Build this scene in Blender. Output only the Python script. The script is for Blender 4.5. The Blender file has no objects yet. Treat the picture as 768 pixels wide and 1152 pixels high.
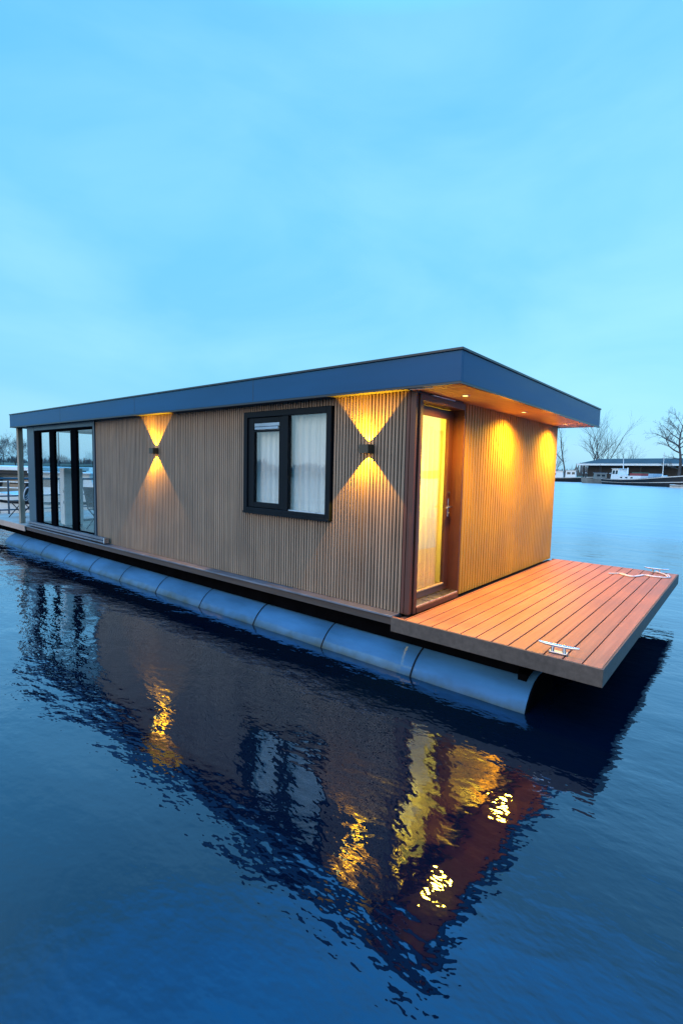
import bpy, bmesh, math, random
from mathutils import Vector, Matrix
R = math.radians
SC = bpy.context.scene
COL = SC.collection
WZ = -0.56          # water level; deck level is z = 0

# ------------------------------------------------------------------ materials
def mat(name, col, rough=0.6, metal=0.0, noise=None, bump=None, spec=None, streak=None, col2=None):
    m = bpy.data.materials.new(name); m.use_nodes = True
    nt = m.node_tree; b = nt.nodes['Principled BSDF']
    b.inputs['Base Color'].default_value = (*col, 1)
    b.inputs['Roughness'].default_value = rough
    b.inputs['Metallic'].default_value = metal
    if spec is not None: b.inputs['Specular IOR Level'].default_value = spec
    if noise or bump:
        tc = nt.nodes.new('ShaderNodeTexCoord'); mp = nt.nodes.new('ShaderNodeMapping')
        nt.links.new(tc.outputs['Object'], mp.inputs['Vector'])
        if streak: mp.inputs['Scale'].default_value = streak
        nz = nt.nodes.new('ShaderNodeTexNoise')
        nz.inputs['Scale'].default_value = (noise or bump)[0]; nz.inputs['Detail'].default_value = 6
        nt.links.new(mp.outputs['Vector'], nz.inputs['Vector'])
    if noise:
        rp = nt.nodes.new('ShaderNodeValToRGB')
        k = noise[1]
        c2 = col2 or tuple(min(1, c * (1 + k)) for c in col)
        c1 = tuple(c * (1 - k) for c in col)
        rp.color_ramp.elements[0].position = .3; rp.color_ramp.elements[1].position = .7
        rp.color_ramp.elements[0].color = (*c1, 1); rp.color_ramp.elements[1].color = (*c2, 1)
        nt.links.new(nz.outputs['Fac'], rp.inputs['Fac'])
        nt.links.new(rp.outputs['Color'], b.inputs['Base Color'])
        mr = nt.nodes.new('ShaderNodeMapRange')
        mr.inputs['To Min'].default_value = max(.02, rough - .12); mr.inputs['To Max'].default_value = min(1, rough + .12)
        nt.links.new(nz.outputs['Fac'], mr.inputs['Value']); nt.links.new(mr.outputs['Result'], b.inputs['Roughness'])
    if bump:
        nb = nt.nodes.new('ShaderNodeTexNoise'); nb.inputs['Scale'].default_value = bump[0]; nb.inputs['Detail'].default_value = 5
        nt.links.new(mp.outputs['Vector'], nb.inputs['Vector'])
        bp = nt.nodes.new('ShaderNodeBump'); bp.inputs['Strength'].default_value = 1; bp.inputs['Distance'].default_value = bump[1]
        nt.links.new(nb.outputs['Fac'], bp.inputs['Height']); nt.links.new(bp.outputs['Normal'], b.inputs['Normal'])
    return m

def emit(name, col, s):
    m = bpy.data.materials.new(name); m.use_nodes = True
    b = m.node_tree.nodes['Principled BSDF']
    b.inputs['Base Color'].default_value = (*col, 1)
    b.inputs['Emission Color'].default_value = (*col, 1); b.inputs['Emission Strength'].default_value = s
    return m

def glass(name, tint=(.96, .975, .975), boost=1.0):
    m = bpy.data.materials.new(name); m.use_nodes = True
    nt = m.node_tree; nt.nodes.clear()
    out = nt.nodes.new('ShaderNodeOutputMaterial'); mx = nt.nodes.new('ShaderNodeMixShader')
    tr = nt.nodes.new('ShaderNodeBsdfTransparent'); tr.inputs['Color'].default_value = (*tint, 1)
    gl = nt.nodes.new('ShaderNodeBsdfGlossy'); gl.inputs['Roughness'].default_value = .012
    lw = nt.nodes.new('ShaderNodeLayerWeight'); lw.inputs['Blend'].default_value = .5
    pw = nt.nodes.new('ShaderNodeMath'); pw.operation = 'POWER'; pw.inputs[1].default_value = 4.5
    nt.links.new(lw.outputs['Facing'], pw.inputs[0])
    fr = nt.nodes.new('ShaderNodeMapRange'); fr.inputs['To Min'].default_value = .055 * boost; fr.inputs['To Max'].default_value = 1
    nt.links.new(pw.outputs[0], fr.inputs['Value']); nt.links.new(fr.outputs['Result'], mx.inputs['Fac'])
    tc = nt.nodes.new('ShaderNodeTexCoord'); nz = nt.nodes.new('ShaderNodeTexNoise'); nz.inputs['Scale'].default_value = .9
    bp = nt.nodes.new('ShaderNodeBump'); bp.inputs['Distance'].default_value = .002
    nt.links.new(tc.outputs['Object'], nz.inputs['Vector']); nt.links.new(nz.outputs['Fac'], bp.inputs['Height'])
    nt.links.new(bp.outputs['Normal'], gl.inputs['Normal'])
    nt.links.new(tr.outputs[0], mx.inputs[1]); nt.links.new(gl.outputs[0], mx.inputs[2])
    nt.links.new(mx.outputs[0], out.inputs['Surface'])
    return m

def cloth(name, col, transl=.5, see=0.0):
    m = bpy.data.materials.new(name); m.use_nodes = True
    nt = m.node_tree; nt.nodes.clear()
    out = nt.nodes.new('ShaderNodeOutputMaterial'); mx = nt.nodes.new('ShaderNodeMixShader')
    d = nt.nodes.new('ShaderNodeBsdfDiffuse'); t = nt.nodes.new('ShaderNodeBsdfTranslucent')
    tc = nt.nodes.new('ShaderNodeTexCoord'); wv = nt.nodes.new('ShaderNodeTexNoise'); wv.inputs['Scale'].default_value = 60
    rp = nt.nodes.new('ShaderNodeValToRGB')
    rp.color_ramp.elements[0].color = (*[c * .88 for c in col], 1); rp.color_ramp.elements[1].color = (*col, 1)
    nt.links.new(tc.outputs['Object'], wv.inputs['Vector']); nt.links.new(wv.outputs['Fac'], rp.inputs['Fac'])
    for n in (d, t): nt.links.new(rp.outputs['Color'], n.inputs['Color'])
    mx.inputs['Fac'].default_value = transl
    nt.links.new(d.outputs[0], mx.inputs[1]); nt.links.new(t.outputs[0], mx.inputs[2])
    last = mx
    if see:
        tp = nt.nodes.new('ShaderNodeBsdfTransparent'); m2 = nt.nodes.new('ShaderNodeMixShader'); m2.inputs['Fac'].default_value = see
        nt.links.new(mx.outputs[0], m2.inputs[1]); nt.links.new(tp.outputs[0], m2.inputs[2]); last = m2
    nt.links.new(last.outputs[0], out.inputs['Surface'])
    return m

def wood(name, c1, c2, grain, rough=.55, bumpd=.0006, blotch=.25):
    """streaky wood; grain = mapping scale (small along the grain)"""
    m = bpy.data.materials.new(name); m.use_nodes = True
    nt = m.node_tree; b = nt.nodes['Principled BSDF']
    tc = nt.nodes.new('ShaderNodeTexCoord'); mp = nt.nodes.new('ShaderNodeMapping'); mp.inputs['Scale'].default_value = grain
    nz = nt.nodes.new('ShaderNodeTexNoise'); nz.inputs['Scale'].default_value = 1; nz.inputs['Detail'].default_value = 8; nz.inputs['Roughness'].default_value = .65
    rp = nt.nodes.new('ShaderNodeValToRGB')
    rp.color_ramp.elements[0].position = .28; rp.color_ramp.elements[1].position = .75
    rp.color_ramp.elements[0].color = (*c1, 1); rp.color_ramp.elements[1].color = (*c2, 1)
    n2 = nt.nodes.new('ShaderNodeTexNoise'); n2.inputs['Scale'].default_value = 1.7; n2.inputs['Detail'].default_value = 3
    mul = nt.nodes.new('ShaderNodeMix'); mul.data_type = 'RGBA'; mul.blend_type = 'MULTIPLY'; mul.inputs['Factor'].default_value = 1
    r2 = nt.nodes.new('ShaderNodeValToRGB')
    r2.color_ramp.elements[0].position = .3; r2.color_ramp.elements[1].position = .7
    r2.color_ramp.elements[0].color = (1 - blotch,) * 3 + (1,); r2.color_ramp.elements[1].color = (1, 1, 1, 1)
    L = nt.links.new
    L(tc.outputs['Object'], mp.inputs['Vector']); L(mp.outputs['Vector'], nz.inputs['Vector']); L(tc.outputs['Object'], n2.inputs['Vector'])
    L(nz.outputs['Fac'], rp.inputs['Fac']); L(n2.outputs['Fac'], r2.inputs['Fac'])
    L(rp.outputs['Color'], mul.inputs['A']); L(r2.outputs['Color'], mul.inputs['B']); L(mul.outputs['Result'], b.inputs['Base Color'])
    bp = nt.nodes.new('ShaderNodeBump'); bp.inputs['Distance'].default_value = bumpd
    L(nz.outputs['Fac'], bp.inputs['Height']); L(bp.outputs['Normal'], b.inputs['Normal'])
    mr = nt.nodes.new('ShaderNodeMapRange'); mr.inputs['To Min'].default_value = rough - .12; mr.inputs['To Max'].default_value = rough + .15
    L(n2.outputs['Fac'], mr.inputs['Value']); L(mr.outputs['Result'], b.inputs['Roughness'])
    return m

M = dict(
    slat=wood('slat_wood', (.26, .165, .112), (.39, .265, .19), (26, 26, .8), .6),
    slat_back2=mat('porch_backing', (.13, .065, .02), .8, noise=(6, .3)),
    slat_lit=wood('porch_slat_lamplit', (.40, .222, .020), (.54, .315, .036), (26, 26, .8), .55),  # same cladding wood, with the amber porch lamplight put into its colour
    slat_back=mat('slat_backing', (.030, .020, .016), .8, noise=(6, .3)),
    trim=wood('hardwood_trim', (.075, .019, .012), (.14, .038, .022), (30, 30, 1.2), .42, blotch=.3),
    door=wood('door_hardwood', (.050, .014, .009), (.095, .027, .016), (30, 30, 1.2), .45, blotch=.3),
    fascia=mat('fascia_panel', (.006, .072, .170), .42, spec=.25, noise=(1.3, .12), bump=(240, .0002), streak=(.4, .4, 3)),
    fascia_cap=mat('roof_edge_cap', (.018, .022, .03), .35),
    roofing=mat('bitumen_roofing', (.05, .05, .055), .9, noise=(8, .3), bump=(60, .002)),
    soffit=wood('soffit_board', (.50, .33, .17), (.62, .43, .24), (20, 1.2, 20), .5, blotch=.12),
    deck=wood('deck_board', (.28, .096, .054), (.44, .172, .098), (34, .9, 34), .5, .0012, blotch=.25),
    deck_edge=wood('deck_edge', (.075, .050, .040), (.14, .098, .08), (18, 18, 18), .7, .001, blotch=.3),
    groove=mat('deck_groove', (.05, .018, .014), .8, noise=(9, .3)),
    anth=mat('anthracite_frame', (.004, .006, .009), .5, noise=(3, .15), spec=.12),
    stile=mat('black_door_stile', (.003, .004, .006), .6, noise=(3, .2), spec=0),
    anth2=mat('grey_blue_frame', (.035, .060, .09), .38, noise=(2, .12)),
    alu=mat('aluminium', (.62, .62, .68), .3, 1.0, noise=(14, .15)),
    ledge=mat('ledge_metal', (.20, .19, .22), .42, .6, noise=(5, .2)),
    beam=wood('plinth_beam', (.05, .035, .032), (.10, .075, .068), (1.2, 20, 20), .7, .001),
    black=mat('underframe', (.003, .003, .004), .9, noise=(4, .3), spec=0),
    tube=mat('float_tube', (.044, .128, .235), .5, spec=.25, noise=(2.2, .3), bump=(6, .004), streak=(.5, 1.5, 1.5)),
    tube_joint=mat('tube_joint', (.006, .008, .012), .7, spec=.1),
    steel=mat('polished_steel', (.46, .46, .50), .2, 1.0, noise=(30, .2)),
    bronze=mat('lamp_housing', (.060, .045, .030), .45, .3),
    lens=emit('lamp_lens', (1, .70, .16), 8),
    spot=emit('downlight_lens', (1, .66, .22), 6),
    white=mat('white_paint', (.78, .79, .80), .4, noise=(3, .06)),
    inner=mat('interior_white', (.72, .71, .68), .7, noise=(2, .04)),
    floor=wood('interior_floor', (.26, .19, .13), (.38, .28, .20), (1.2, 12, 12), .45),
    glass=glass('window_glass', boost=2.2),
    glass2=glass('terrace_glass', (.97, .98, .98), .85),
    curtain=cloth('warm_curtain', (.88, .80, .60), .55),
    sheer=cloth('sheer_curtain', (.97, .98, .99), .12, 0),
    post=wood('weathered_post', (.24, .19, .145), (.50, .43, .35), (16, 16, 1), .8, .002),
    terr=wood('terrace_board', (.40, .27, .22), (.60, .44, .37), (30, 1, 30), .7, .001),
    rope=mat('rope', (.52, .54, .60), .9, noise=(70, .25), bump=(120, .003)),
    hull=mat('black_hull', (.008, .008, .010), .5, noise=(1.2, .4)),
    hull2=mat('grey_hull', (.17, .19, .19), .5, noise=(1.4, .25)),
    redcover=mat('red_cover', (.30, .06, .06), .8, noise=(4, .2)),
    green=mat('green_paint', (.05, .14, .10), .5, noise=(4, .2)),
    bluecover=mat('blue_cover', (.30, .44, .58), .7, noise=(4, .15)),
    dglass=mat('boat_window', (.02, .03, .04), .08),
    roofgrey=mat('shed_roof', (.08, .09, .095), .9, spec=.1, noise=(.5, .15), bump=(3, .02)),
    dark=mat('dark_timber', (.035, .033, .035), .8, noise=(2, .3)),
    bark=mat('bark', (.08, .075, .08), .9, noise=(2, .35)),
    twig=mat('twigs', (.12, .11, .115), .9, noise=(.4, .25)),
    thicket=mat('winter_thicket', (.17, .15, .15), .95, noise=(.3, .35)),
)

def per_board(m, axis, pitch, off, k):
    """each board / slat gets its own tone"""
    nt = m.node_tree; L = nt.links.new; b = nt.nodes['Principled BSDF']; src = b.inputs['Base Color'].links[0].from_socket
    tc = nt.nodes.new('ShaderNodeTexCoord'); sp = nt.nodes.new('ShaderNodeSeparateXYZ'); L(tc.outputs['Object'], sp.inputs[0])
    def op(o, a, v):
        n = nt.nodes.new('ShaderNodeMath'); n.operation = o; L(a, n.inputs[0]); n.inputs[1].default_value = v; return n.outputs[0]
    f = op('FLOOR', op('DIVIDE', op('SUBTRACT', sp.outputs[axis], off), pitch), 0)
    wn = nt.nodes.new('ShaderNodeTexWhiteNoise'); wn.noise_dimensions = '1D'; L(f, wn.inputs['W'])
    mr = nt.nodes.new('ShaderNodeMapRange'); mr.inputs['To Min'].default_value = 1 - k; mr.inputs['To Max'].default_value = 1 + k; L(wn.outputs['Value'], mr.inputs['Value'])
    mx = nt.nodes.new('ShaderNodeMix'); mx.data_type = 'RGBA'; mx.blend_type = 'MULTIPLY'; mx.inputs['Factor'].default_value = 1
    L(src, mx.inputs['A']); L(mr.outputs['Result'], mx.inputs['B']); L(mx.outputs['Result'], b.inputs['Base Color'])
per_board(M['deck'], 'X', .1522, 1.745, .12)
per_board(M['slat'], 'X', 7.03 / 157, -7.13, .13)
def grime(m, z0, z1, col):
    nt = m.node_tree; L = nt.links.new; b = nt.nodes['Principled BSDF']; src = b.inputs['Base Color'].links[0].from_socket
    tc = nt.nodes.new('ShaderNodeTexCoord'); sp = nt.nodes.new('ShaderNodeSeparateXYZ'); L(tc.outputs['Object'], sp.inputs[0])
    nz = nt.nodes.new('ShaderNodeTexNoise'); nz.inputs['Scale'].default_value = 5; nz.inputs['Detail'].default_value = 6; L(tc.outputs['Object'], nz.inputs['Vector'])
    ad = nt.nodes.new('ShaderNodeMath'); ad.operation = 'MULTIPLY_ADD'; L(nz.outputs['Fac'], ad.inputs[0]); ad.inputs[1].default_value = -.16; L(sp.outputs['Z'], ad.inputs[2])
    mr = nt.nodes.new('ShaderNodeMapRange'); mr.inputs['From Min'].default_value = z0 - .08; mr.inputs['From Max'].default_value = z1 - .08
    mr.inputs['To Min'].default_value = .9; mr.inputs['To Max'].default_value = 0; L(ad.outputs[0], mr.inputs['Value'])
    mx = nt.nodes.new('ShaderNodeMix'); mx.data_type = 'RGBA'; mx.inputs['B'].default_value = (*col, 1)
    L(mr.outputs['Result'], mx.inputs['Factor']); L(src, mx.inputs['A']); L(mx.outputs['Result'], b.inputs['Base Color'])
grime(M['tube'], -.57, -.48, (.03, .05, .045))

# ------------------------------------------------------------------ mesh helper
class MB:
    def __init__(s): s.v = []; s.f = []; s.m = []; s.smooth = []
    def add(s, vs, fs, mi=0, sm=False):
        o = len(s.v); s.v += [tuple(p) for p in vs]
        for f in fs: s.f.append([o + i for i in f]); s.m.append(mi); s.smooth.append(sm)
    def box(s, x0, x1, y0, y1, z0, z1, bv=0.0, mi=0):
        if bv <= 0:
            vs = [(x, y, z) for z in (z0, z1) for y in (y0, y1) for x in (x0, x1)]
            s.add(vs, [(0, 2, 3, 1), (4, 5, 7, 6), (0, 1, 5, 4), (2, 6, 7, 3), (0, 4, 6, 2), (1, 3, 7, 5)], mi); return s
        bm = bmesh.new(); bmesh.ops.create_cube(bm, size=1)
        for v in bm.verts:
            v.co = Vector(((x0 + x1) / 2 + v.co.x * (x1 - x0), (y0 + y1) / 2 + v.co.y * (y1 - y0), (z0 + z1) / 2 + v.co.z * (z1 - z0)))
        bmesh.ops.bevel(bm, geom=bm.edges[:], offset=bv, segments=2, affect='EDGES', profile=.5)
        bm.verts.index_update()
        s.add([v.co for v in bm.verts], [[v.index for v in f.verts] for f in bm.faces], mi); bm.free(); return s
    def obox(s, c, ax, ay, az, hx, hy, hz, mi=0):
        c = Vector(c); ax, ay, az = (Vector(a).normalized() for a in (ax, ay, az))
        vs = [c + ax * (hx * i) + ay * (hy * j) + az * (hz * k) for k in (-1, 1) for j in (-1, 1) for i in (-1, 1)]
        s.add(vs, [(0, 2, 3, 1), (4, 5, 7, 6), (0, 1, 5, 4), (2, 6, 7, 3), (0, 4, 6, 2), (1, 3, 7, 5)], mi); return s
    def tube(s, pts, rad, n=8, caps=True, mi=0, sm=True):
        pts = [Vector(p) for p in pts]
        if not isinstance(rad, (list, tuple)): rad = [rad] * len(pts)
        rings = []; prev = None
        for i, p in enumerate(pts):
            d = (pts[min(i + 1, len(pts) - 1)] - pts[max(i - 1, 0)]).normalized()
            u = d.orthogonal() if prev is None else prev - d * prev.dot(d)
            if u.length < 1e-5: u = d.orthogonal()
            u.normalize(); prev = u; w = d.cross(u)
            rings.append([p + (u * math.cos(2 * math.pi * k / n) + w * math.sin(2 * math.pi * k / n)) * rad[i] for k in range(n)])
        vs = [q for r in rings for q in r]; fs = []
        for i in range(len(rings) - 1):
            for k in range(n):
                k2 = (k + 1) % n; fs.append((i * n + k, i * n + k2, (i + 1) * n + k2, (i + 1) * n + k))
        s.add(vs, fs, mi, sm)
        if caps:
            s.add(rings[0], [list(range(n))[::-1]], mi); s.add(rings[-1], [list(range(n))], mi)
        return s
    def build(s, name, mats, parent=None):
        me = bpy.data.meshes.new(name); me.from_pydata(s.v, [], s.f)
        if not isinstance(mats, (list, tuple)): mats = [mats]
        for m in mats: me.materials.append(m)
        me.polygons.foreach_set('material_index', s.m); me.polygons.foreach_set('use_smooth', s.smooth)
        me.update()
        o = bpy.data.objects.new(name, me); COL.objects.link(o)
        if parent is not None: attach(o, parent)
        return o

def world_loc(p):
    v = Vector((0, 0, 0))
    while p is not None: v += p.location; p = p.parent
    return v
def attach(o, p):
    o.parent = p
    r = p
    while r.parent is not None: r = r.parent
    if p.parent is None: o.location = o.location - r.location       # meshes are written in world coordinates
def thing(name, label, cat, loc=(0, 0, 0), rz=0, group=None):
    o = bpy.data.objects.new(name, None); COL.objects.link(o); o.empty_display_size = .3
    o.location = loc; o.rotation_euler = (0, 0, rz)
    return tag(o, label, cat, group)
def tag(o, label, cat, group=None):
    o['label'] = label; o['category'] = cat
    if group: o['group'] = group
    return o
def struct(o): o['kind'] = 'structure'; return o
def clone(root, loc, rz=0, sc=1.0, label=None):
    c = root.copy(); COL.objects.link(c); c.location = loc; c.rotation_euler = (0, 0, rz); c.scale = (sc, sc, sc)
    if label: c['label'] = label
    for ch in list(root.children):
        d = ch.copy(); COL.objects.link(d); d.parent = c
        for g in list(ch.children):
            e = g.copy(); COL.objects.link(e); e.parent = d
    return c

# ================================================================== HOUSEBOAT
W, XL, ZS, ZT = 4.76, -10.62, 2.35, 2.65
hb = thing('houseboat', 'long flat-roofed floating house with slatted brown walls, blue-grey roof edge and lit porch', 'houseboat', (-5.0, 2.3, WZ))

def slats(axis, lo, hi, z0, z1, holes=(), plane=0.0, sign=-1, w=.0285, d=.020, pitch=.0445):
    """slatted cladding: backing sheet plus raised slats, cut round holes (a0,a1,z0,z1)"""
    mb = MB()
    n = int((hi - lo) / pitch); pitch = (hi - lo) / n
    cuts = sorted({lo, hi} | {h[0] for h in holes} | {h[1] for h in holes})
    def seg(a0, a1, b0, b1, t0, t1, mi):
        p0, p1 = plane + sign * t0, plane + sign * t1
        if p0 > p1: p0, p1 = p1, p0
        if axis == 'x': mb.box(a0, a1, p0, p1, b0, b1, mi=mi)
        else: mb.box(p0, p1, a0, a1, b0, b1, mi=mi)
    for a0, a1 in zip(cuts, cuts[1:]):
        zs = [(z0, z1)]
        for h in holes:
            if h[0] <= a0 + 1e-6 and h[1] >= a1 - 1e-6: zs = [(z0, h[2]), (h[3], z1)]
        for b0, b1 in zs: seg(a0, a1, b0, b1, -.05, 0, 1)
    rnd = random.Random(3)
    for i in range(n):
        a0 = lo + i * pitch + (pitch - w) / 2; a1 = a0 + w
        zs = [(z0, z1)]
        for h in holes:
            if a1 > h[0] and a0 < h[1]: zs = [(z0, h[2]), (h[3], z1)]
        dd = d + rnd.uniform(-.001, .001)
        for b0, b1 in zs: seg(a0, a1, b0, b1, .0, dd, 0)
    return mb
WX0, WX1, WZ0, WZ1 = -2.664, -1.094, .902, 2.252
slats('x', -7.13, -.10, .004, ZS - .012, [(WX0, WX1, WZ0, WZ1)], .02).build('wall', [M['slat'], M['slat_back']], hb)
slats('y', 1.092, W, .012, ZS - .012, [], -.02, 1, .054, .016, .075).build('wall', [M['slat_lit'], M['slat_back2']], hb)
mb = MB(); mb.box(XL + .05, -.03, W - .12, W - .02, .0, ZS - .012); mb.build('wall', M['slat'], hb)

# corner post in hardwood: several vertical boards
mb = MB()
mb.box(-.098, -.062, -.002, .05, .002, ZS - .012, .004)
mb.box(-.060, -.022, .004, .05, .002, ZS - .012, .004)
mb.box(-.020, .012, -.006, .04, .002, ZS - .012, .004)
mb.box(-.03, .006, .042, .052, .002, ZS - .012, .002)
mb.build('corner_post', M['trim'], hb)

# interior shell
mb = MB(); mb.box(XL + .1, -.06, .06, W - .13, -.02, .03); mb.build('interior_floor', M['floor'], hb)
mb = MB(); mb.box(XL + .1, -.06, .06, W - .13, ZS - .03, ZS - .014); mb.build('interior_ceiling', M['inner'], hb)
mb = MB()
for x in (-1.0, -4.2): mb.box(x - .04, x + .04, .075, W - .13, .031, ZS - .031)
mb.box(XL + .1, -.08, W - .16, W - .124, .031, ZS - .031)
mb.box(-.96, -.06, 1.5, 1.56, .031, ZS - .031)
mb.build('partition', M['inner'], hb)

# ---- roof
RX0, RX1, RY0, RY1 = -11.26, .584, -.18, 5.07
mb = MB()
t = .03
mb.box(RX0, RX1, RY0, RY0 + t, ZS, ZT - .022, .004)
mb.box(RX1 - t, RX1, RY0 + t, RY1, ZS, ZT - .022, .004)
mb.box(RX0, RX1 - t, RY1 - t, RY1, ZS, ZT - .022, .004)
mb.box(RX0, RX0 + t, RY0 + t, RY1 - t, ZS, ZT - .022, .004)
rf = mb.build('roof', M['fascia'], hb)
# panel joints of the fascia
for x in (-8.3, -5.3, -2.3):
    mb = MB(); mb.box(x - .003, x + .003, RY0 - .0015, RY0 + .002, ZS + .01, ZT - .024); mb.build('panel_joint', M['fascia_cap'], rf)
mb = MB()
mb.box(RX0 - .012, RX1 + .012, RY0 - .012, RY0 + .06, ZT - .020, ZT + .004, .004)
mb.box(RX1 - .06, RX1 + .012, RY0 + .062, RY1 + .012, ZT - .020, ZT + .004, .004)
mb.box(RX0 - .012, RX1 - .062, RY1 - .06, RY1 + .012, ZT - .020, ZT + .004, .004)
mb.box(RX0 - .012, RX0 + .06, RY0 + .062, RY1 - .062, ZT - .020, ZT + .004, .004)
mb.build('roof_edge', M['fascia_cap'], rf)
mb = MB(); mb.box(RX0 + t, RX1 - t, RY0 + t, RY1 - t, ZT - .12, ZT - .08); mb.build('roof_covering', M['roofing'], rf)
# soffit: dark bottom lip, boarded ceiling under the porch overhang
mb = MB()
mb.box(RX0 - .004, RX1 + .004, RY0 - .004, RY0 + .026, ZS - .022, ZS - .001)
mb.box(RX1 - .026, RX1 + .004, RY0 + .027, RY1 + .004, ZS - .022, ZS - .001)
mb.box(RX0 - .004, RX0 + .026, RY0 + .027, RY1 + .004, ZS - .022, ZS - .001)
mb.build('drip_edge', M['fascia_cap'], rf)
mb = MB()
y = RY0 + .03
while y < RY1 - .04:
    y2 = min(y + .136, RY1 - .032)
    mb.box(-.02, RX1 - .032, y, y2 - .004, ZS - .012, ZS + .01, .002); y += .136
mb.build('soffit', M['soffit'], hb)
mb = MB()
mb.box(RX0 + .03, -.022, RY0 + .03, .02, ZS - .010, ZS + .01)
mb.box(RX0 + .03, XL - .05, .022, RY1 - .03, ZS - .010, ZS + .01)
mb.box(XL - .048, -.022, W - .01, RY1 - .03, ZS - .010, ZS + .01)
mb.build('soffit', M['dark'], hb)
mb = MB(); mb.box(.02, .27, RY0 + .035, RY0 + .075, ZS - .032, ZS - .013, .004); mb.build('soffit_strip', M['white'], hb)

# ---- downlights in the porch soffit
def add_light(name, kind, loc, energy, col, parent, rot=(0, 0, 0), **kw):
    L = bpy.data.lights.new(name, kind); L.energy = energy; L.color = col
    for k, v in kw.items(): setattr(L, k, v)
    o = bpy.data.objects.new(name, L); COL.objects.link(o); o.location = loc; o.rotation_euler = rot
    if parent: attach(o, parent)
    return o
WARM = (1.0, .48, .018)
for (x, y) in ((.26, .58), (.26, 2.33), (.26, 4.25)):
    mb = MB(); n = 20
    for k in range(n):
        a0, a1 = 2 * math.pi * k / n, 2 * math.pi * (k + 1) / n
        ring = []
        for a in (a0, a1):
            for r, z in ((.048, ZS - .014), (.046, ZS - .020), (.036, ZS - .020), (.032, ZS - .013)):
                ring.append((x + r * math.cos(a), y + r * math.sin(a), z))
        mb.add(ring, [(0, 4, 5, 1), (1, 5, 6, 2), (2, 6, 7, 3)], 0, True)
    dl = mb.build('downlight', M['steel'], hb)
    mb = MB(); mb.add([(x + .0335 * math.cos(2 * math.pi * k / n), y + .0335 * math.sin(2 * math.pi * k / n), ZS - .0155) for k in range(n)], [list(range(n))[::-1]])
    mb.build('lens', M['spot'], dl)
    add_light('downlight_bulb', 'SPOT', (x, y, ZS - .03), 620 if y < 1 else 680, WARM, hb, spot_size=R(158), spot_blend=1.0, shadow_soft_size=.10)

# ---- entrance door (in the porch wall, plane x = 0, y .05 .. 1.06)
dm = M['door']
JX = -.165
mb = MB()
mb.box(JX, .030, .056, .112, .002, 2.315, .004); mb.box(JX, .030, 1.064, 1.090, .002, 2.315, .004)
mb.box(JX, .030, .1125, 1.0635, 2.245, 2.315, .004)
mb.box(JX, .038, .1125, 1.0635, .002, .062, .004)
door = mb.build('entrance_door', dm, hb)
mb = MB(); mb.box(-.105, .030, .114, 1.062, .0635, .082, .003); mb.build('sill', M['alu'], door)
mb = MB()
mb.box(-.155, -.110, .115, .200, .086, 2.235, .004); mb.box(-.155, -.110, .950, 1.060, .086, 2.235, .004)
mb.box(-.155, -.110, .2005, .9495, .086, .165, .004); mb.box(-.155, -.110, .2005, .9495, 2.135, 2.235, .004)
mb.build('door_leaf', dm, door)
mb = MB(); mb.box(-.136, -.128, .197, .953, .162, 2.138); mb.build('pane', M['glass'], door)
mb = MB(); mb.box(-.126, -.104, .2005, .9495, .1655, .180); mb.build('glazing_bead', M['soffit'], door)
mb = MB()   # handle with back plate
mb.box(-.1095, -.102, .985, 1.017, .98, 1.20, .003)
mb.tube([(-.104, 1.001, 1.10), (-.058, 1.001, 1.10)], .011, 10)
mb.tube([(-.060, 1.005, 1.10), (-.057, .965, 1.101), (-.060, .865, 1.098)], .011, 10)
mb.build('handle', M['steel'], door)
mb = MB(); mb.tube([(-.102, 1.001, 1.02), (-.090, 1.001, 1.02)], .012, 10); mb.build('lock', M['steel'], door)
mb = MB(); mb.tube([(-.1095, 1.001, 1.27), (-.096, 1.001, 1.27)], .016, 10); mb.build('lock', M['steel'], door)
mb = MB(); mb.box(.004, .036, .30, .80, 2.3165, 2.328, .003); mb.build('drip_profile', M['alu'], door)
mb = MB(); mb.box(-.05, .006, .056, 1.066, 2.317, ZS - .014); mb.build('door_lintel', M['trim'], hb)

# ---- window in the long wall
F = M['anth']
mb = MB(); fw = .078
mb.box(WX0 + .002, WX0 + fw, -.040, .05, WZ0 + .002, WZ1 - .002, .006)
mb.box(WX1 - fw, WX1 - .002, -.040, .05, WZ0 + .002, WZ1 - .002, .006)
mb.box(WX0 + fw + .001, WX1 - fw - .001, -.040, .05, WZ1 - fw, WZ1 - .002, .006)
mb.box(WX0 + fw + .001, WX1 - fw - .001, -.040, .05, WZ0 + .002, WZ0 + fw, .006)
mb.box(-1.912, -1.806, -.036, .05, WZ0 + fw + .001, WZ1 - fw - .001, .006)
win = mb.build('window', F, hb)
mb = MB(); mb.box(WX0 + .004, WX1 - .004, -.052, -.0405, WZ0 - .004, WZ0 + .03, .004); mb.build('sill', F, win)
mb = MB()   # opening sash on the left
sx0, sx1, sz0, sz1 = WX0 + fw + .004, -1.916, WZ0 + fw + .004, WZ1 - fw - .004
mb.box(sx0, sx0 + .115, -.018, .04, sz0, sz1, .006); mb.box(sx1 - .07, sx1, -.018, .04, sz0, sz1, .006)
mb.box(sx0 + .116, sx1 - .071, -.018, .04, sz0, sz0 + .07, .006); mb.box(sx0 + .116, sx1 - .071, -.018, .04, sz1 - .07, sz1, .006)
mb.box(sx0 + .116, sx1 - .071, -.016, .04, 1.985, 2.008, .004)
mb.build('sash', F, win)
mb = MB(); mb.box(sx0 + .116, sx1 - .071, -.012, .03, 2.055, 2.098, .004); mb.box(sx0 + .13, sx1 - .085, -.020, -.013, 2.016, 2.048, .002); mb.build('vent', M['bluecover'], win)
mb = MB(); mb.box(sx0 + .110, sx1 - .066, .008, .014, sz0 + .066, 1.99); mb.build('pane', M['glass'], win)
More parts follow.
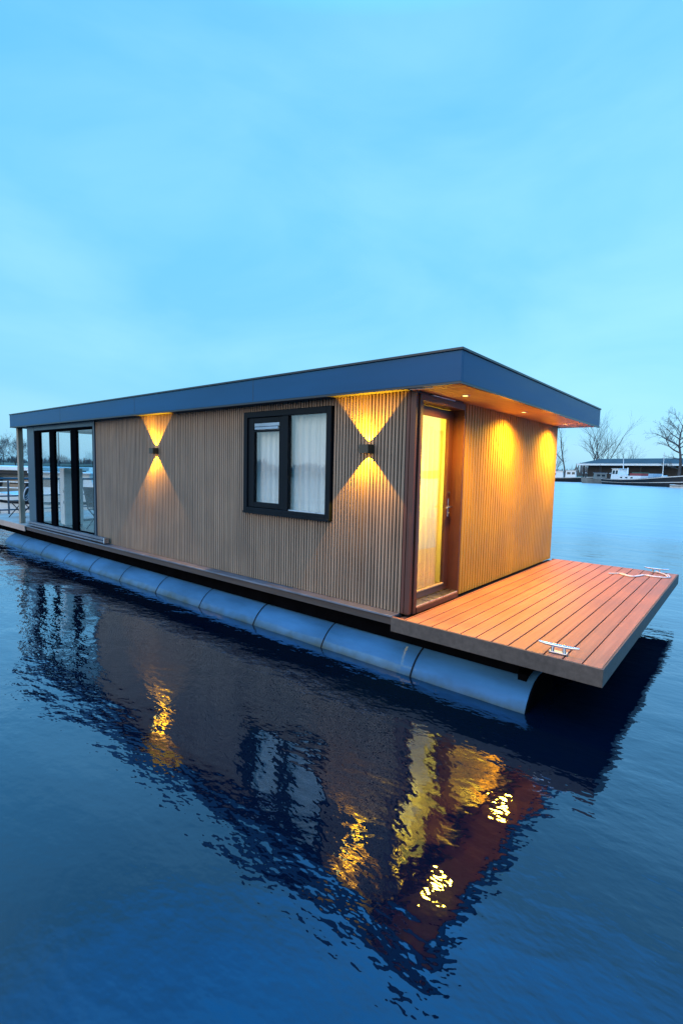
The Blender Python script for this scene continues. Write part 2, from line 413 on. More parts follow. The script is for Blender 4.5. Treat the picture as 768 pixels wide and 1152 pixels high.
mb = MB(); mb.box(-1.808, WX1 - fw + .004, -.004, .002, WZ0 + fw - .004, WZ1 - fw + .004); mb.build('pane', M['glass'], win)
mb = MB(); mb.box(-1.800, WX1 - fw - .002, -.020, -.010, WZ0 + fw + .001, WZ0 + fw + .016); mb.build('glazing_bead', M['alu'], win)

def curtain(name, label, x0, x1, z0, z1, amp, waves, plane, axis, m, top=0.0, seed=0):
    mb = MB(); n = 90; k = 14; rnd = random.Random(seed); ph = [rnd.uniform(0, 6.28) for _ in range(4)]
    vs = []
    for j in range(k + 1):
        v = j / k
        for i in range(n + 1):
            u = i / n
            d = amp * (math.sin(2 * math.pi * waves * u + ph[0] + .5 * math.sin(3 * v + ph[1])) + .45 * math.sin(2 * math.pi * waves * 2.3 * u + ph[2] + v))
            a = x0 + (x1 - x0) * (u + .012 * math.sin(9 * u + ph[3]) * (1 - v))
            z = z0 + (z1 - z0) * v - (top * (1 + math.sin(2 * math.pi * 1.6 * u + ph[1])) if j == k else 0)
            vs.append((a, plane + d, z) if axis == 'x' else (plane + d, a, z))
    fs = [(j * (n + 1) + i, j * (n + 1) + i + 1, (j + 1) * (n + 1) + i + 1, (j + 1) * (n + 1) + i) for j in range(k) for i in range(n)]
    mb.add(vs, fs, 0, True)
    o = mb.build(name, m); tag(o, label, 'curtain'); return o
curtain('curtain', 'cream curtain glowing yellow behind the glass of the entrance door', .17, 1.02, .06, 2.06, .030, 7, -.25, 'y', M['curtain'], .03, 1)
curtain('curtain', 'white sheer curtain behind the narrow opening sash of the slatted wall window', -2.62, -1.88, .8, 2.28, .016, 6, .10, 'x', M['sheer'], 0, 2)
curtain('curtain', 'white sheer curtain behind the wide fixed pane of the slatted wall window', -1.84, -1.06, .8, 2.28, .016, 6, .10, 'x', M['sheer'], 0, 5)
add_light('hall_bulb', 'POINT', (-.60, .60, 1.55), 92, (1, .64, .05), hb, shadow_soft_size=.08)

# ---- sliding terrace glazing: long side (y = 0) and gable end (x = XL)
G = M['anth2']
mb = MB()
mb.box(XL, -10.20, -.03, .06, .002, ZS - .014, .005)
mb.box(-10.199, -7.132, -.028, .06, 2.235, ZS - .014, .005)
mb.box(-7.20, -7.132, -.026, .06, .085, 2.234, .005)
mb.box(-10.199, -7.132, -.03, .06, .002, .083, .004)
sl = mb.build('glass_front', G, hb)
xs = [-10.199, -9.93, -9.36, -9.10, -8.26, -7.99, -7.255, -7.201]
for a0, a1 in ((xs[0], xs[1]), (xs[2], xs[3]), (xs[4], xs[5]), (xs[6], xs[7])):
    mb = MB(); mb.box(a0, a1, -.012, .05, .086, 2.233, .006); mb.build('door_stile', M['stile'], sl)
for a0, a1 in ((xs[1], xs[2]), (xs[3], xs[4]), (xs[5], xs[6])):
    for z0, z1 in ((.087, .13), (2.185, 2.232)):
        mb = MB(); mb.box(a0 + .001, a1 - .001, -.010, .04, z0, z1, .003); mb.build('panel_rail', M['stile'], sl)
for a0, a1 in ((xs[1], xs[2]), (xs[3], xs[4]), (xs[5], xs[6])):
    mb = MB(); mb.box(a0 - .004, a1 + .004, .014, .020, .126, 2.19); mb.build('pane', M['glass2'], sl)
mb = MB()
mb.box(-10.50, -6.62, -.125, -.032, .030, .062, .004); mb.box(-10.50, -6.62, -.095, -.032, .070, .118, .004)
mb.build('sliding_rail', M['ledge'], sl)
mb = MB(); mb.box(-6.619, -6.585, -.13, -.03, .02, .126, .006); mb.build('rail_end', M['steel'], sl)
mb = MB()
mb.box(XL, XL + .09, .062, .16, .002, ZS - .014, .004)
for y0 in (1.62, 3.15): mb.box(XL, XL + .08, y0 - .05, y0 + .05, .08, 2.26, .004)
mb.box(XL, XL + .08, .161, W - .12, .002, .08, .004); mb.box(XL, XL + .08, .161, W - .12, 2.261, ZS - .014, .004)
gb = mb.build('glass_gable', G, hb)
for y0, y1 in ((.16, 1.57), (1.67, 3.10), (3.20, W - .12)):
    mb = MB(); mb.box(XL + .036, XL + .042, y0, y1, .08, 2.26); mb.build('pane', M['glass2'], gb)

# ---- plinth along the long wall
mb = MB(); mb.box(XL - .02, -.105, -.10, .05, -.112, -.024, .004); mb.build('plinth', M['beam'], hb)
mb = MB(); mb.box(XL - .02, -.105, -.135, .012, -.022, .0, .004); mb.build('plinth_ledge', M['ledge'], hb)

# ---- front deck
DX0, DX1, DY0, DY1, DT = -.10, 1.893, -.162, 4.842, .152
mb = MB()
px = [1.745 - .1522 * i for i in range(12)]
for i, x in enumerate(px):
    xa = x - .1522 + .0055; xb = x - .0055
    if xa < .05: xa = .05
    if xb > xa: mb.box(xa, xb, DY0 + .004, DY1 - .004, -.028, 0, .0035)
mb.box(1.745 + .004, DX1 - .004, DY0 + .004, DY1 - .004, -.028, 0, .0035)
mb.box(DX0 + .004, .046, DY0 + .004, -.14, -.028, 0, .003)
dk = mb.build('front_deck', M['deck'], hb)
mb = MB(); mb.box(DX0 + .03, DX1 - .03, DY0 + .03, DY1 - .03, -.05, -.030); mb.build('deck_underlay', M['groove'], dk)
mb = MB()
mb.box(DX0, DX1, DY0 - .012, DY0 + .003, -DT, -.003, .003)
mb.box(DX1 - .003, DX1 + .012, DY0 - .012, DY1 + .012, -DT, -.003, .003)
mb.box(-.0, DX1, DY1 - .003, DY1 + .012, -DT, -.003, .003)
mb.build('deck_edge', M['deck_edge'], dk)
def cleat(x, y, rz=0):
    mb = MB()
    bm = MB(); bm.box(-.085, .085, -.032, .032, .0, .018, .005)
    for dx in (-.055, .055): bm.tube([(dx, 0, .015), (dx * .9, 0, .062)], [.017, .013], 10)
    bm.tube([(-.185, 0, .082), (-.12, 0, .074), (0, 0, .072), (.12, 0, .074), (.185, 0, .082)], [.010, .015, .017, .015, .010], 10)
    c, s_ = math.cos(rz), math.sin(rz)
    bm.v = [(x + (p[0] * c - p[1] * s_) * .88, y + (p[0] * s_ + p[1] * c) * .88, .002 + p[2] * .9) for p in bm.v]
    bm.build('mooring_cleat', M['steel'], hb)
cleat(1.53, -.055, R(4)); cleat(1.62, 4.72, R(3))
# under-deck frame
mb = MB()
for y in (.02, 1.2, 2.4, 3.6, 4.62): mb.box(XL - 3.2, 1.18, y, y + .10, -.31 if y < .05 else -.30, -.155)
for i in range(14): x = 1.0 - i * 1.06; mb.box(x - .05, x + .05, .09, 4.60, -.29, -.156)
mb.box(XL + .02, -.12, .06, W - .05, -.154, -.03)
mb.box(1.181, 1.26, .0, 4.72, -.42, -.2905)
mb.build('underframe', M['black'], hb)
# floats
for yc in (.19, 4.43):
    mb = MB(); R0, zc, x0, x1 = .42, -.72, -11.95, 1.32
    pts = [(x0 + .0, yc, zc), (x0 + .05, yc, zc)]; rad = [R0 - .05, R0]
    n = 60
    for i in range(1, n): pts.append((x0 + .05 + (x1 - x0 - .06) * i / n, yc, zc)); rad.append(R0 + .003 * math.sin(i * 1.7))
    pts.append((x1, yc, zc)); rad.append(R0 - .006)
    mb.tube(pts, rad, 40)
    fl = mb.build('float_tube', M['tube'], hb)
    x = .17
    while x > x0 + .4:
        mb = MB(); mb.tube([(x - .009, yc, zc), (x + .009, yc, zc)], R0 + .004, 40, False); mb.build('weld_seam', M['tube_joint'], fl)
        x -= 1.21
    mb = MB(); mb.tube([(x1 + .001, yc, zc), (x1 + .014, yc, zc)], R0 - .015, 40); mb.build('end_cap', M['black'], fl)

# ---- terrace on the far end
mb = MB(); y = -.11
while y < 4.8:
    mb.box(-13.9, XL - .025, y, y + .138, -.028, 0, .003); y += .143
tr = mb.build('terrace_deck', M['terr'], hb)
mb = MB(); mb.box(-13.9, XL - .025, -.135, -.112, -.14, -.002, .003); mb.box(-13.93, -13.902, -.135, 4.8, -.14, -.002, .003); mb.build('terrace_edge', M['terr'], tr)
for y in (-.0, 4.75):
    mb = MB(); mb.box(-11.25, -11.14, y - .055, y + .055, .002, ZS - .012, .008); mb.build('terrace_post', M['post'], hb)
rl = None
for y in (.5, 1.9, 3.3, 4.7):
    mb = MB(); mb.tube([(-13.82, y, 0), (-13.82, y, .97)], .025, 8); mb.build('railing_post', M['anth2'], hb)
mb = MB()
for z in (.12, .52, 1.0): mb.tube([(-13.82, -.05, z + (.02 if z > .9 else 0)), (-13.82, 4.75, z)], .022 if z < .9 else .032, 8)
mb.build('terrace_railing', M['anth2'], hb)

# ---- wall lamps (up and down)
for lx in (-.57, -4.93):
    ly0, ly1, lz0, lz1 = -.105, -.002, 1.700, 1.795
    mb = MB()
    mb.box(lx - .062, lx + .062, ly0, ly0 + .006, lz0, lz1, .002); mb.box(lx - .062, lx + .062, ly1 - .006, ly1, lz0, lz1, .002)
    mb.box(lx - .062, lx - .056, ly0 + .0065, ly1 - .0065, lz0, lz1); mb.box(lx + .056, lx + .062, ly0 + .0065, ly1 - .0065, lz0, lz1)
    mb.box(lx - .055, lx + .055, ly0 + .007, ly1 - .007, lz0 + .03, lz1 - .03)
    wl = mb.build('wall_lamp', M['bronze'], hb)
    for z in (lz0 + .024, lz1 - .024):
        mb = MB(); mb.box(lx - .04, lx + .04, ly0 + .02, ly1 - .02, z - .003, z + .003); mb.build('lens', M['lens'], wl)
    for sgn in (1, -1):
        add_light('lamp_bulb', 'SPOT', (lx, -.058, 1.7475 + sgn * .030), (240 if lx > -2 else 195) * (1 if sgn > 0 else .85), (1, .50, .010), hb, rot=(0 if sgn < 0 else math.pi, 0, 0),
                  spot_size=R(86), spot_blend=.13, shadow_soft_size=.004)

# ================================================================== loose things aboard
mb = MB(); pts = []
rnd = random.Random(4)
ctrl = [(1.62, 4.66, .03), (1.75, 4.60, .012), (1.80, 4.35, .011), (1.62, 4.28, .011), (1.50, 4.30, .011), (1.40, 4.05, .011), (1.28, 4.08, .011), (1.20, 4.16, .011), (1.08, 4.02, .011)]
def smooth(c, k=6):
    out = []
    for i in range(len(c) - 1):
        p0, p1, p2, p3 = (Vector(c[max(0, min(len(c) - 1, i + d))]) for d in (-1, 0, 1, 2))
        for j in range(k):
            t = j / k
            out.append(.5 * ((2 * p1) + (p2 - p0) * t + (2 * p0 - 5 * p1 + 4 * p2 - p3) * t * t + (3 * p1 - p0 - 3 * p2 + p3) * t ** 3))
    return out + [Vector(c[-1])]
mb.tube(smooth(ctrl), .010, 8)
mb.tube([p + Vector((.03, .035, 0)) for p in smooth(ctrl[1:])], .009, 8)
tag(mb.build('mooring_rope', M['rope']), 'white mooring rope lying loose on the deck near the far cleat', 'rope')
# rope coil on the terrace post
mb = MB()
for k in range(3):
    r = .06 + .012 * k; pts = [(-11.16 + .055 + .014 * k, .085 + r * .8 * math.sin(a) + .03 * math.cos(a), .78 - .03 * k + (r * 1.9) * math.cos(a)) for a in [2 * math.pi * i / 24 for i in range(25)]]
    mb.tube(pts, .013, 6)
mb.tube([(-11.10, .10, .60), (-11.08, .16, .45), (-11.06, .13, .30)], .013, 6)
tag(mb.build('rope_coil', M['rope']), 'coil of white rope hanging on the weathered terrace post', 'rope')
# deck chair proto (for terrace / living room)
def folding_chair(label, loc, rz, m, group=None):
    t = thing('garden_chair', label, 'chair', loc, rz, group)
    def part(name, mb): 
        o = mb.build(name, m); o.parent = t; return o
    mb = MB(); mb.box(-.22, .22, -.21, .21, .43, .46, .008); part('seat', mb)
    mb = MB(); mb.obox((0, .27, .72), (1, 0, 0), (0, .96, -.26), (0, .26, .96), .21, .012, .24); part('backrest', mb)
    for sx in (-1, 1):
        mb = MB(); mb.tube([(sx * .21, -.23, 0), (sx * .20, .22, .46), (sx * .20, .32, .95)], .014, 8); part('leg', mb)
        mb = MB(); mb.tube([(sx * .19, .28, 0), (sx * .20, -.18, .44)], .014, 8); part('leg', mb)
    return t
folding_chair('dark chair inside, behind the glass pane next to the slatted wall', (-8.75, .85, .031), R(200), M['dark'])
folding_chair('dark chair out on the open terrace by the railing', (-12.75, .50, 0), R(-60), M['dark'])
t = thing('dining_table', 'low white-topped table behind the terrace glazing', 'table', (-8.35, 1.35, .031))
mb = MB(); mb.box(-.6, .6, -.4, .4, .70, .735, .006); o = mb.build('tabletop', M['white']); o.parent = t
for sx in (-1, 1):
    for sy in (-1, 1):
        mb = MB(); mb.tube([(sx * .54, sy * .34, 0), (sx * .5, sy * .3, .70)], .02, 8); o = mb.build('leg', M['dark']); o.parent = t
t = thing('cabinet', 'tall narrow white cabinet standing inside behind the glass terrace front', 'cabinet', (-9.50, .50, .031))
mb = MB(); mb.box(-.12, .12, -.2, .2, .06, 1.36, .008); o = mb.build('body', M['white']); o.parent = t
mb = MB(); mb.box(-.115, .115, -.215, -.202, .08, 1.35, .004); o2 = mb.build('door', M['white']); o2.parent = t
mb = MB(); mb.box(-.11, .11, -.18, .18, 0, .058); o = mb.build('base', M['dark']); o.parent = t
mb = MB(); mb.tube([(.09, -.225, .62), (.09, -.225, .55)], .008, 8); o = mb.build('handle', M['steel']); o.parent = o2
mb = MB(); mb.tube([(.09, -.225, .80), (.09, -.225, .87)], .008, 8); o = mb.build('handle', M['steel']); o.parent = o2

# ================================================================== SETTING
# water
def water_mat():
    m = bpy.data.materials.new('water'); m.use_nodes = True
    nt = m.node_tree; b = nt.nodes['Principled BSDF']; L = nt.links.new
    b.inputs['Base Color'].default_value = (.0006, .004, .012, 1)
    b.inputs['Roughness'].default_value = .5; b.inputs['Specular IOR Level'].default_value = 0
    tc = nt.nodes.new('ShaderNodeTexCoord')
    def layer(scale, amp, rot, stretch, detail=2, dist=0.0):
        mp = nt.nodes.new('ShaderNodeMapping'); mp.inputs['Rotation'].default_value = (0, 0, rot); mp.inputs['Scale'].default_value = (stretch, 1, 1)
        nz = nt.nodes.new('ShaderNodeTexNoise'); nz.inputs['Scale'].default_value = scale; nz.inputs['Detail'].default_value = detail
        nz.inputs['Roughness'].default_value = .5; nz.inputs['Distortion'].default_value = dist
        mu = nt.nodes.new('ShaderNodeMath'); mu.operation = 'MULTIPLY'; mu.inputs[1].default_value = amp
        L(tc.outputs['Object'], mp.inputs['Vector']); L(mp.outputs['Vector'], nz.inputs['Vector']); L(nz.outputs['Fac'], mu.inputs[0])
        return mu.outputs[0]
    def op(o, a, b_):
        n = nt.nodes.new('ShaderNodeMath'); n.operation = o
        for i, q in enumerate((a, b_)):
            if isinstance(q, (int, float)): n.inputs[i].default_value = q
            else: L(q, n.inputs[i])
        return n.outputs[0]
    big = layer(.8, .032, R(-38), .6, 1, .4)
    mid = layer(3.0, .0110, R(-30), .55, 2, .3)
    fine = layer(15, .0030, R(-48), .6, 2)
    patch = layer(.38, 1.0, 0, .7, 3)
    pm = nt.nodes.new('ShaderNodeMapRange'); pm.inputs['From Min'].default_value = .35; pm.inputs['From Max'].default_value = .65
    pm.inputs['To Min'].default_value = .5; pm.inputs['To Max'].default_value = 1.35
    L(patch, pm.inputs['Value'])
    sx = nt.nodes.new('ShaderNodeSeparateXYZ'); L(tc.outputs['Object'], sx.inputs[0])
    lf = nt.nodes.new('ShaderNodeMapRange'); lf.inputs['From Min'].default_value = -2.5; lf.inputs['From Max'].default_value = -8
    lf.inputs['To Min'].default_value = 1; lf.inputs['To Max'].default_value = 2.0; L(sx.outputs['X'], lf.inputs['Value'])   # more chop round the far end
    h = op('ADD', big, op('MULTIPLY', op('MULTIPLY', op('ADD', mid, fine), pm.outputs['Result']), lf.outputs['Result']))
    bp = nt.nodes.new('ShaderNodeBump'); bp.inputs['Strength'].default_value = 1; bp.inputs['Distance'].default_value = 1
    L(h, bp.inputs['Height'])
    # murky body under a mirror-like surface: reflectance and tint follow the angle
    gl = nt.nodes.new('ShaderNodeBsdfGlossy'); gl.inputs['Roughness'].default_value = .03; L(bp.outputs['Normal'], gl.inputs['Normal'])
    # breeze-ruffled open water beyond the lee of the house
    rr = nt.nodes.new('ShaderNodeMapRange'); rr.inputs['From Min'].default_value = 5; rr.inputs['From Max'].default_value = 16
    rr.inputs['To Min'].default_value = .022; rr.inputs['To Max'].default_value = .30; L(sx.outputs['Y'], rr.inputs['Value']); L(rr.outputs['Result'], gl.inputs['Roughness'])
    lw = nt.nodes.new('ShaderNodeLayerWeight'); lw.inputs['Blend'].default_value = .5; L(bp.outputs['Normal'], lw.inputs['Normal'])
    pw = op('POWER', lw.outputs['Facing'], 2.25)
    mr = nt.nodes.new('ShaderNodeMapRange'); mr.inputs['To Min'].default_value = .046; mr.inputs['To Max'].default_value = 1; L(pw, mr.inputs['Value'])
    tint = nt.nodes.new('ShaderNodeMix'); tint.data_type = 'RGBA'
    tint.inputs['A'].default_value = (.58, .78, 1, 1); tint.inputs['B'].default_value = (1, 1, 1, 1); L(op('POWER', lw.outputs['Facing'], 4.2), tint.inputs['Factor']); L(tint.outputs['Result'], gl.inputs['Color'])
    mx = nt.nodes.new('ShaderNodeMixShader'); L(mr.outputs['Result'], mx.inputs['Fac']); L(b.outputs[0], mx.inputs[1]); L(gl.outputs[0], mx.inputs[2])
    L(mx.outputs[0], nt.nodes['Material Output'].inputs['Surface'])
    return m
mb = MB(); S = 4000
mb.add([(-S, -S, WZ), (S, -S, WZ), (S, S, WZ), (-S, S, WZ)], [(0, 1, 2, 3)])
struct(mb.build('water', water_mat()))

# land all round the lake
CAM = Vector((2.711, -4.423, 1.529))
def polar(az, d, z=0): a = R(az); return Vector((CAM.x + d * math.sin(a), CAM.y + d * math.cos(a), z))
shore = [(0, 116), (-4, 119), (-8, 126), (-12, 136), (-17, 153), (-24, 190), (-35, 280), (-50, 330), (-62, 320), (-68, 240), (-72, 150), (-78, 128),
         (-90, 110), (-105, 115), (-120, 125), (-137, 130), (-155, 135), (180, 160), (150, 200), (120, 220), (90, 200), (60, 170), (30, 135), (12, 120)]
ring = []; rnd = random.Random(8)
for i in range(len(shore)):
    a0, d0 = shore[i]; a1, d1 = shore[(i + 1) % len(shore)]
    da = a1 - a0
    if da > 180: da -= 360
    if da < -180: da += 360
    for k in range(5): ring.append((a0 + da * k / 5, d0 + (d1 - d0) * k / 5 + rnd.uniform(-.8, .8)))
mb = MB(); vs = []
for off, z in ((-.5, WZ - .4), (.6, WZ + .55), (3, .15), (25, .5), (4000, 2.0)):
    for a, d in ring: vs.append(polar(a, d + off, z + (rnd.uniform(-.12, .12) if 0 < off < 100 else 0)))
n = len(ring); fs = [(j * n + i, j * n + (i + 1) % n, (j + 1) * n + (i + 1) % n, (j + 1) * n + i) for j in range(4) for i in range(n)]
mb.add(vs, fs, 0, False)
struct(mb.build('ground', mat('winter_grass', (.085, .095, .055), .95, noise=(.15, .5), col2=(.16, .14, .09))))

# ---- trees
def tree_mesh(seed, h, spread, levels, vase=.5, trunk_frac=.28, stems=1, kids=(6, 6, 5, 4), trad=None):
    rnd = random.Random(seed); tk, cr = MB(), MB()
    def branch(p, d, L, r, lev):
        n = 4 if lev < 2 else 3; pts = [p]; rad = [r]; dd = d.copy()
        for i in range(n):
            dd = (dd + Vector((rnd.gauss(0, .13), rnd.gauss(0, .13), rnd.gauss(.05, .09)))).normalized()
            pts.append(pts[-1] + dd * (L / n)); rad.append(r * (1 - .72 * (i + 1) / n))
        (tk if lev < 2 else cr).tube(pts, rad, 6 if lev == 0 else (5 if lev == 1 else 3), False, sm=True)
        if lev >= levels: return
        k = kids[min(lev, len(kids) - 1)]; k = max(2, k + rnd.randint(-1, 1))
        for j in range(k):
            t = (trunk_frac + (1 - trunk_frac) * (j + rnd.random()) / k) if lev == 0 else (.25 + .75 * (j + rnd.random()) / k)
            t = min(t, .99); f = t * n; i = int(f); q = pts[i].lerp(pts[i + 1], f - i)
            ax = (pts[i + 1] - pts[i]).normalized(); o = ax.orthogonal().normalized()
            o = Matrix.Rotation(rnd.uniform(0, 6.283), 3, ax) @ o
            ang = rnd.uniform(.45, .95) * (spread if lev == 0 else .85)
            nd = (ax * math.cos(ang) + o * math.sin(ang)); nd.z += vase * .3; nd.normalize()
            rr = rad[i] * .62 * rnd.uniform(.7, 1)
            ll = L * rnd.uniform(.42, .68) * (1.15 - .45 * t if lev == 0 else 1)
            branch(q, nd, ll, max(rr, .012), lev + 1)
    for s in range(stems):
        a = 6.283 * s / max(1, stems) + rnd.random()
        d = Vector((math.cos(a) * .22, math.sin(a) * .22, 1)).normalized() if stems > 1 else Vector((rnd.uniform(-.05, .05), rnd.uniform(-.05, .05), 1)).normalized()
        branch(Vector((math.cos(a) * .3 if stems > 1 else 0, math.sin(a) * .3 if stems > 1 else 0, -.3)), d, h * .74, trad or h * .017, 0)
    return tk, cr
def limbed_tree(seed, h, r, limbs):
    rnd = random.Random(seed); tk, cr = MB(), MB()
    def twig(p, d, L, rr, lev):
        pts = [p]; n = 5 if lev == 1 else 4; dd = d.copy()
        for i in range(n):
            dd = (dd + Vector((rnd.gauss(0, .17), rnd.gauss(0, .17), rnd.gauss(.04, .13)))).normalized(); pts.append(pts[-1] + dd * L / n)
        rad = [rr * (1 - .75 * i / n) for i in range(n + 1)]
        (tk if lev == 1 else cr).tube(pts, rad, 5 if lev == 1 else 3, False)
        if lev >= 4: return
        for j in range((9, 6, 5)[lev - 1]):
            f = (.2 + .79 * (j + rnd.random()) / (9, 6, 5)[lev - 1]) * n; i = min(n - 1, int(f)); q = pts[i].lerp(pts[i + 1], f - i)
            ax = (pts[i + 1] - pts[i]).normalized(); o = Matrix.Rotation(rnd.uniform(0, 6.283), 3, ax) @ ax.orthogonal().normalized()
            a = rnd.uniform(.4, 1.0); nd = ax * math.cos(a) + o * math.sin(a); nd.z += .12
            twig(q, nd.normalized(), L * rnd.uniform(.28, .5), max(.016, rad[i] * .55), lev + 1)
    n = 10; pts = [Vector((.35 * math.sin(i * .7), .2 * math.sin(i * 1.1), -.3 + (h + .3) * i / n)) for i in range(n + 1)]
    tk.tube(pts, [r * (1.15 if i == 0 else 1 - .80 * i / n) for i in range(n + 1)], 8, False)
    for (z, az, el, L, rr) in limbs:
        f = (z + .3) / (h + .3) * n; i = min(n - 1, int(f)); p = pts[i].lerp(pts[i + 1], f - i)
        twig(p, Vector((math.cos(R(az)) * math.cos(R(el)), math.sin(R(az)) * math.cos(R(el)), math.sin(R(el)))), L, rr, 1)
    return tk, cr
def make_tree(name, label, tk, cr, loc, rz=0, sc=1, group=None):
    t = thing(name, label, 'tree', loc, rz, group); t.scale = (sc,) * 3
    o = tk.build('trunk', M['bark']); o.parent = t
    o = cr.build('crown', M['twig']); o.parent = t
    return t
GR = 'bare winter trees behind the far boats'
t1 = make_tree('bare_tree', 'slender bare tree rising beside the house corner, framed below the roof overhang', *tree_mesh(11, 16, .8, 3, .9, .35), polar(-15.5, 166, .3), 0, 1, GR)
t2 = make_tree('bare_tree', 'many-stemmed bare tree with fan of upright twigs beside the roof tip', *tree_mesh(23, 17, .9, 3, .8, .2, 4, trad=.19), polar(-12.3, 160, .3), 0, 1, GR)
t4 = make_tree('bare_tree', 'tallest bare tree, thick trunk and long drooping limbs, standing behind the white-striped bow', *limbed_tree(5, 17, .45,
    [(3.6, 165, 18, 5, .13), (6.2, 190, 8, 3.2, .10), (8.2, 170, 25, 8.5, .22), (10.2, 200, 22, 7.5, .17), (12.0, 150, 40, 6.5, .15), (13.5, 185, 52, 5.5, .12), (15.5, 160, 65, 4.5, .09),
     (5.0, 10, 20, 5, .13), (7.6, -20, 25, 8, .2), (9.6, 25, 30, 7, .17), (11.6, -30, 42, 6, .14), (14.0, 0, 55, 5, .1), (9, 80, 25, 6, .15), (10.5, 260, 28, 6, .15), (13, 95, 50, 5, .1), (16, 300, 70, 4, .08)]),
    polar(-5.65, 124.5, .2), R(39), .74, GR)
clone(t1, polar(-13.1, 168, .3), R(130), .93, 'tall thin bare tree close behind the many-stemmed tree at the roof tip')
clone(t2, polar(-10.1, 172, .3), R(70), .60, 'small low bare tree peeking over the shed roof above the barge')
clone(t2, polar(-16.6, 175, .3), R(200), .55, 'low bare bush-like tree half hidden by the house corner')
t5 = make_tree('bare_tree', 'rounded grey bare tree beyond the terrace, farthest of its row from the weathered post', *tree_mesh(51, 8, 1.15, 4, .3, .15, 3, (6, 6, 5, 4), trad=.10), polar(-75.3, 141, .3), 0, .98, 'bare trees beyond the terrace')
for az, d, rz, sc, lb in ((-73.9, 143, 80, 1.02, 'rounded grey bare tree beyond the terrace, nearest to the open side of the weathered post'), (-72.7, 150, 160, .95, 'grey bare tree showing between the weathered post and the glass front'),
                          (-71.4, 160, 260, .70, 'low grey bare tree behind the outer corner frame of the glass front')):
    clone(t5, polar(az, d, .3), R(rz), sc, lb)
# far thickets: uncountable masses of twigs
def thicket(name, pts, h, depth, dens, seed):
    rnd = random.Random(seed); mb = MB()
    for (p, q) in zip(pts, pts[1:]):
        L = (q - p).length; nrm = Vector((-(q - p).y, (q - p).x, 0)).normalized()
        for i in range(int(L * dens)):
            u = rnd.random(); b = p.lerp(q, u) + nrm * rnd.uniform(0, depth); b.z = .3
            hh = h * (.55 + .25 * math.sin(u * L * .13 + seed) + .2 * math.sin(u * L * .37) + rnd.uniform(-.15, .2))
            w = rnd.uniform(.10, .28); a = rnd.uniform(0, 3.14); dx = Vector((math.cos(a), math.sin(a), 0))
            tip = b + Vector((rnd.gauss(0, .7), rnd.gauss(0, .7), hh))
            m_ = b.lerp(tip, .6) + Vector((rnd.gauss(0, .3), rnd.gauss(0, .3), 0))
            mb.add([b - dx * w * .5, b + dx * w * .5, m_ + dx * w, tip, m_ - dx * w], [(0, 1, 2, 3, 4)])
    o = mb.build(name, M['thicket']); o['kind'] = 'stuff'; return o
o = thicket('thicket', [polar(a, d) for a, d in ((-76, 340), (-70, 345), (-60, 350), (-45, 360), (-25, 330), (-15, 260), (-8, 230), (0, 210), (15, 200))], 6.0, 14, 12, 1)
tag(o, 'low grey band of leafless woodland along the horizon across the water', 'woodland')
o = thicket('thicket', [polar(a, d) for a, d in ((-86, 128), (-95, 128), (-110, 134), (-125, 140), (-140, 146), (-158, 150))], 4.5, 12, 16, 2)
tag(o, 'leafless woodland on the opposite shore, mirrored in the window panes', 'woodland')

# ---- long shed behind the boats
A, B = Vector((-33.5, 141.0, 0)), Vector((16, 119.5, 0))
ax = (B - A).normalized(); nr = Vector((-ax.y, ax.x, 0))          # away from the camera
if nr.y < 0: nr = -nr
LN = (B - A).length; DP = 11
def fr(u, v, z): return A + ax * u + nr * v + Vector((0, 0, z))
shed = thing('shed', 'long low boat shed with grey pitched roof behind the moored boats', 'shed', A)
mb = MB()
e, rg = 4.25, 5.75
mb.add([fr(-1, -.8, e), fr(LN, -.8, e), fr(LN, DP / 2, rg), fr(1.5, DP / 2, rg), fr(-1, DP + .8, e), fr(LN, DP + .8, e)], [(0, 1, 2, 3), (3, 2, 5, 4), (0, 3, 4)])
mb.add([fr(-1, -.8, e - .08), fr(LN, -.8, e - .08), fr(LN, DP + .8, e - .08), fr(-1, DP + .8, e - .08)], [(0, 3, 2, 1)])
mb.build('roof', M['roofgrey'], shed)
mb = MB(); c = fr(LN / 2 - .5, -.83, e - .18); mb.obox(c, ax, nr, (0, 0, 1), LN / 2 + .5, .03, .24); c = fr(-1.03, DP / 2, e - .18); mb.obox(c, ax, nr, (0, 0, 1), .03, DP / 2 + .8, .24); mb.build('gutter', M['white'], shed)
mb = MB(); mb.obox(fr(LN / 2, DP / 2 + 1, 2.1), ax, nr, (0, 0, 1), LN / 2 - .3, DP / 2 - 1, 2.05); mb.build('wall', M['dark'], shed)
for i in range(11):
    mb = MB(); mb.obox(fr(.6 + i * 5.2, .0, 2.0), ax, nr, (0, 0, 1), .12, .12, 2.0); mb.build('post', M['dark'], shed)

